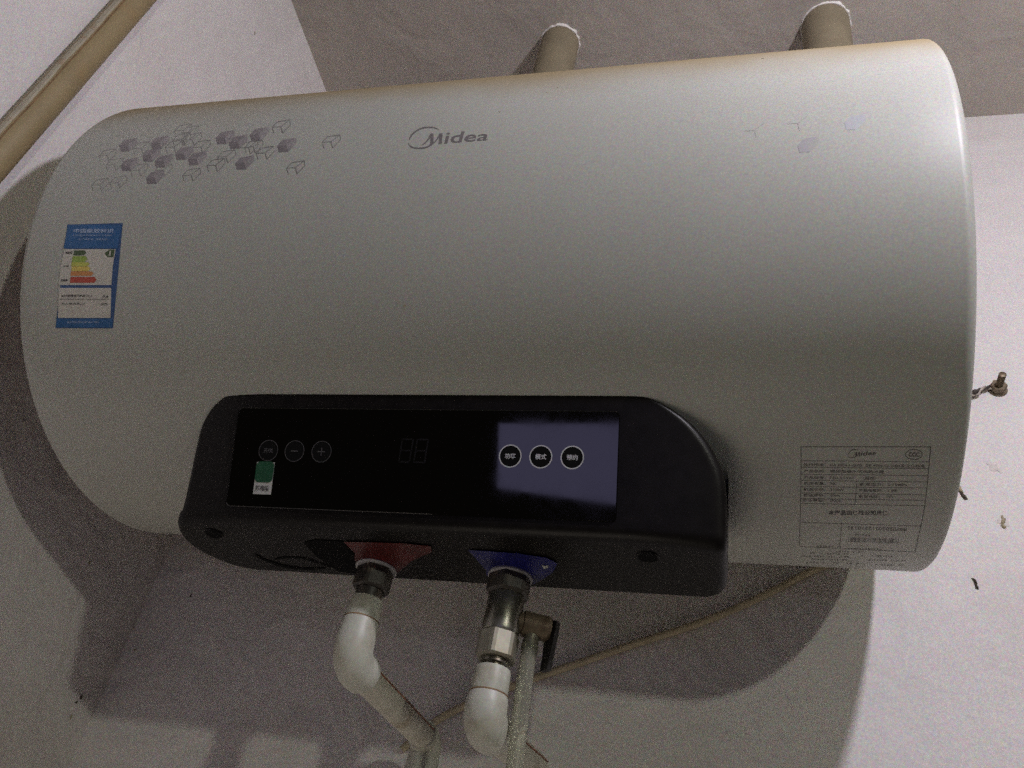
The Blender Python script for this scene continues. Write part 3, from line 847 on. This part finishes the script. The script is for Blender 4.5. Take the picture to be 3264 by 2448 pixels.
# drain hose pushed onto the barb
hp = [barb + Vector((0, 0, -0.0130)), barb + Vector((0, 0.0002, -0.020)), barb + Vector((0.0002, 0.001, -0.040)), barb + Vector((0.0010, 0.002, -0.065)), barb + Vector((0.0024, 0.003, -0.095)), barb + Vector((0.0044, 0.004, -0.15))]
g = G(); g.tube([Vector(q) for q in smoothpts([tuple(v) for v in hp], 6)], [0.0054] * 3 + [0.0050] * 28, 22, caps=False)
hose = g.build('drain_hose', 'clear_vinyl', None, smooth=True, loc=tuple(barb))
tag(hose, 'clear plastic drain hose hanging from the safety valve outlet', 'hose')

# ================================================================== power cable along the wall
cpx = [(2700, 1772), (2590, 1818), (2436, 1897), (2300, 1958), (2164, 2008), (2028, 2050), (1848, 2112), (1700, 2162), (1560, 2216), (1440, 2268), (1360, 2320), (1280, 2390)]
cpts = [tuple(hit(q, 1, YW - 0.0036)) for q in cpx]
cpts = [(cpts[0][0] + 0.03, YW - 0.02, cpts[0][2] + 0.03)] + cpts
g = G(); g.tube(smoothpts(cpts, 8), 0.0031, 14)
cab = g.build('power_cable', 'cable_beige', None, smooth=True, loc=cpts[5])
tag(cab, 'thin beige power cable sloping along the wall behind the pipes', 'cable')

# ================================================================== pipes through the ceiling
def ceiling_pipe(cx, cy, r, label):
    o = empty('ceiling_pipe', (cx, cy, ZC), label, 'pipe', 'old pipes coming through the ceiling')
    top = Vector((cx, cy, ZC + 0.01)); cor = Vector((cx, cy, 0.315)); en = Vector((cx, YW + 0.002, 0.30))
    pts = [top, Vector((cx, cy, ZC - 0.1))] + bend(cor, None, 0.045, top, en, 10) + [en]
    g = G(); g.tube(pts, r, 40); g.build('pipe', 'old_pvc', o, smooth=True)
    # crumbled plaster round the hole belongs to the ceiling
    k = 72; vs, fs = [], []
    for i in range(k):
        t = 2 * math.pi * i / k
        c, s = math.cos(t), math.sin(t)
        nv = 0.5 + 0.5 * noise.noise(Vector((c * 3 + cx * 20, s * 3, 1.7)))
        fine = noise.noise(Vector((c * 6 + cx * 20, s * 6, 4.1)))
        near = 0.45 + 0.55 * max(0.0, -s * 0.8 + c * 0.6)
        ro = r + 0.0006 + near * max(0.0, 0.0046 * nv + 0.0024 * fine)
        dz = 0.0012 + near * (0.0024 * nv + 0.0020 * fine)
        vs += [(cx + (r - 0.001) * c, cy + (r - 0.001) * s, ZC - dz * 0.6), (cx + (r * 0.5 + ro * 0.5) * c, cy + (r * 0.5 + ro * 0.5) * s, ZC - dz), (cx + ro * c, cy + ro * s, ZC + 0.0004)]
    for i in range(k):
        for j in range(2):
            a, b_ = 3 * i + j, 3 * ((i + 1) % k) + j
            fs.append((a, b_, b_ + 1, a + 1))
    g = G(); g.add(vs, fs); g.build('plaster_rim', 'plaster_white', ceiling, smooth=True)
    return o
ceiling_pipe(-0.0415, 0.0640, 0.0245, 'brown stained pipe through the ceiling above the middle of the heater')
ceiling_pipe(0.2840, 0.0730, 0.0275, 'wider brown pipe through the ceiling near the right end of the heater')

# ================================================================== cream pipe on the left wall
wp = empty('wall_pipe', (XL, -0.187, -1.0), 'stained cream plastic pipe running up the left wall', 'pipe')
PR = 0.0137
pc = Vector((XL + PR + 0.001, -0.1912, 0))
g = G(); g.tube([pc + Vector((0, 0, -1.0)), pc + Vector((0, 0, -0.3)), pc + Vector((0, 0, 0.1)), pc + Vector((0, 0, ZC + 0.005))], PR, 36); g.build('pipe', 'cream_pvc', wp, smooth=True)
# paler raised bead along its outer side and the dirty joint beside it
def along(th, wdt, lift, name, mt, wob):
    g = G(); nz_ = 140; vs, fs = [], []
    for i in range(nz_ + 1):
        z = -0.35 + (ZC - 0.001 + 0.35) * i / nz_
        w1 = th - wdt * (1 + wob * noise.noise(Vector((z * 60, 1.3, th)))); w2 = th + wdt * (1 + wob * noise.noise(Vector((z * 55, 7.7, th))))
        for a, l in ((w1, -0.0006), (w1 * .7 + w2 * .3, lift), (w1 * .3 + w2 * .7, lift), (w2, -0.0006)):
            vs.append(pc + Vector((math.cos(a) * (PR + l), math.sin(a) * (PR + l), z)))
    for i in range(nz_):
        for j in range(3):
            a = 4 * i + j; fs.append((a, a + 1, a + 5, a + 4))
    g.add(vs, fs); g.build(name, mt, wp, smooth=True)
along(math.radians(-78), 0.30, 0.0009, 'pale_bead', 'cream_ridge', 0.25)
along(math.radians(-56), 0.055, 0.0006, 'dirty_joint', 'seam_brown', 0.7)

# ================================================================== anchor bolt and wire on the right
bp = hit((3180, 1243), 1, YW)
bolt = empty('anchor_bolt', tuple(bp), 'rusty anchor bolt with nut in the wall right of the heater', 'bolt')
def by(d): return bp + Vector((0, -d, 0))
g = G(); g.tube([by(-0.001), by(0.0010), by(0.0016)], [0.0086, 0.0086, 0.0080], 28); g.build('washer', 'bolt_metal', bolt, smooth=True)
g = G(); g.tube([by(0.0014), by(0.0020), by(0.0070), by(0.0078)], [0.0066, 0.0072, 0.0072, 0.0064], 36, shape=hexs); g.build('nut', 'bolt_metal', bolt)
g = G()
sp = []; sr = []
for i in range(25): sp.append(by(0.007 + 0.0165 * i / 24)); sr.append(0.0034 if i % 2 else 0.0030)
sr[-1] = 0.0022
g.tube(sp, sr, 20); g.build('threaded_stud', 'bolt_metal', bolt, smooth=True)
w0 = hit((3095, 1256), 1, YW - 0.006); w1 = hit((3112, 1248), 1, YW - 0.006); w2 = hit((3135, 1238), 1, YW - 0.005); w3 = hit((3160, 1235), 1, YW - 0.004); w4 = hit((3180, 1250), 1, YW - 0.003)
wire = empty('twisted_wire', tuple(w1), 'short twisted wire between the bolt and the heater end', 'wire')
path = smoothpts([tuple(Vector((0.318, YW - 0.03, 0.075))), tuple(w0), tuple(w1), tuple(w2), tuple(w3), tuple(w4)], 8)
for ph, mt in ((0, 'wire_grey'), (math.pi, 'wire_black')):
    pp = []
    for i, q in enumerate(path):
        a = ph + i * 0.55
        pp.append(Vector(q) + Vector((0.0004, -0.0012, 0.0)) * math.cos(a) + Vector((0.0003, 0, 0.0013)) * math.sin(a))
    g = G(); g.tube(pp, 0.0012, 10); g.build('strand', mt, wire, smooth=True)
g = G(); g.tube([w0, w0.lerp(w1, .4), w1, w1.lerp(w2, .25)], [0.0012, 0.0030, 0.0027, 0.0012], 12); g.build('black_knot', 'wire_black', wire, smooth=True)

# ================================================================== dirt on the walls
def flake(name, px, lx, lz, ang, mt, plane, thick=0.0012):
    wall, axis, val = plane
    c = hit(px, axis, val)
    u = Vector((1, 0, 0)) if axis == 1 else Vector((0, 1, 0))
    v = Vector((0, 0, 1)); nn = Vector((0, -1, 0)) if axis == 1 else Vector((1, 0, 0))
    if axis == 2: v = Vector((0, 1, 0)); u = Vector((1, 0, 0)); nn = Vector((0, 0, -1))
    k = 26; vs = []; sd = random.random() * 50
    for i in range(k):
        t = 2 * math.pi * i / k
        r = 0.72 + 0.55 * noise.noise(Vector((math.cos(t) * 1.6 + sd, math.sin(t) * 1.6, sd))) + 0.38 * noise.noise(Vector((math.cos(t) * 5 + sd, math.sin(t) * 5, sd + 3)))
        a, b_ = lx * r * math.cos(t), lz * r * math.sin(t)
        vs.append(c + u * (a * math.cos(ang) - b_ * math.sin(ang)) + v * (a * math.sin(ang) + b_ * math.cos(ang)) + nn * 0.0002)
    top = [c + (p - c) * 0.6 + nn * thick for p in vs]
    vs += top
    fs = [(i, (i + 1) % k, (i + 1) % k + k, i + k) for i in range(k)] + [tuple(k + i for i in range(k))]
    g = G(); g.add(vs, fs)
    return g.build(name, mt, wall)
BK, LF, CL = (wall_back, 1, YW), (wall_left, 0, XL), (ceiling, 2, ZC)
flake('dirt_fleck', (3070, 1580), 0.0018, 0.0058, 0.5, 'dirt_dark', BK, 0.0016)
flake('dirt_fleck', (3076, 1590), 0.0026, 0.0016, -0.5, 'dirt_dark', BK, 0.001)
flake('dirt_fleck', (3061, 1562), 0.0022, 0.005, 0.2, 'dirt_brown', BK, 0.002)
flake('wall_stain', (3195, 1664), 0.0060, 0.0085, 0.1, 'stain_pale', BK, 0.0003)
flake('dirt_fleck', (3196, 1660), 0.0028, 0.0065, -0.2, 'dirt_brown', BK, 0.0016)
flake('dirt_fleck', (3199, 1678), 0.0020, 0.0030, 0.3, 'dirt_brown', BK, 0.0014)
flake('dirt_fleck', (3112, 1868), 0.0016, 0.0050, 0.12, 'dirt_dark', BK, 0.0016)
flake('dirt_fleck', (3108, 1854), 0.0012, 0.0045, 0.5, 'dirt_dark', BK, 0.002)
flake('wall_stain', (3170, 1490), 0.006, 0.008, 0.5, 'stain_pale', BK, 0.0003)
for px, a, b_, an, mt in [((258, 2223), .0020, .0024, .3, 'dirt_dark'), ((243, 2238), .0026, .0013, .2, 'dirt_dark'), ((285, 1793), .0014, .0026, -.3, 'dirt_brown'), ((225, 2285), .0014, .003, .1, 'dirt_brown')]:
    flake('dirt_fleck', px, a, b_, an, mt, LF, 0.0008)
for px, a, b_, an, mt in [((608, 1900), .0013, .0022, .2, 'dirt_dark'), ((425, 2003), .0022, .0008, .2, 'dirt_brown'), ((430, 2072), .0014, .0022, -.3, 'dirt_brown')]:
    flake('dirt_fleck', px, a, b_, an, mt, BK, 0.0006)
for px, a, b_, an in [((812, 106), .0009, .0036, 0.5)]:
    flake('dirt_fleck', px, a, b_, an, 'dirt_brown', LF, 0.0006)

# ================================================================== the lit window across the room that shows in the display glass
def mirror_at(x, s, D):
    q = face(x, s, 0.0011); d = (q - CAM_P).normalized()
    r = d - FN * (2 * d.dot(FN))
    return q + r * D
c_tl, c_bl = mirror_at(0.0425, 0.0232, 1.75), mirror_at(0.0480, 0.0570, 1.75)
c_tr, c_br = mirror_at(0.260, 0.0127, 0.85), mirror_at(0.260, 0.0866, 0.85)
ctr = (c_tl + c_bl + c_tr + c_br) / 4
ex = ((c_tr + c_br) - (c_tl + c_bl)) / 2; eyv = ((c_tl + c_tr) - (c_bl + c_br)) / 2
wdt, hgt = ex.length, eyv.length
ex.normalize(); eyv = (eyv - ex * eyv.dot(ex)).normalized()
ez = ex.cross(eyv)
if ez.dot(CAM_P - ctr) > 0 and ez.dot(Vector((0, -0.08, -0.2)) - ctr) > 0: pass
ez = -ez if (-ez).dot(Vector((0.08, -0.08, -0.2)) - ctr) > 0 else ez      # a lamp shines along its -Z
zax = (ctr - Vector((0.08, -0.08, -0.2)))
if zax.dot(ex.cross(eyv)) < 0: ex = -ex
zz = ex.cross(eyv)
ld_ = bpy.data.lights.new('window_glow', 'AREA')
ld_.shape, ld_.size, ld_.size_y = 'RECTANGLE', wdt, hgt
ld_.color = (0.60, 0.56, 1.0)
ld_.energy = 0.9 * math.pi * wdt * hgt * 1.0
lo = bpy.data.objects.new('window_glow', ld_); COL.objects.link(lo)
lo.matrix_world = Matrix(((ex.x, eyv.x, zz.x, ctr.x), (ex.y, eyv.y, zz.y, ctr.y), (ex.z, eyv.z, zz.z, ctr.z), (0, 0, 0, 1)))
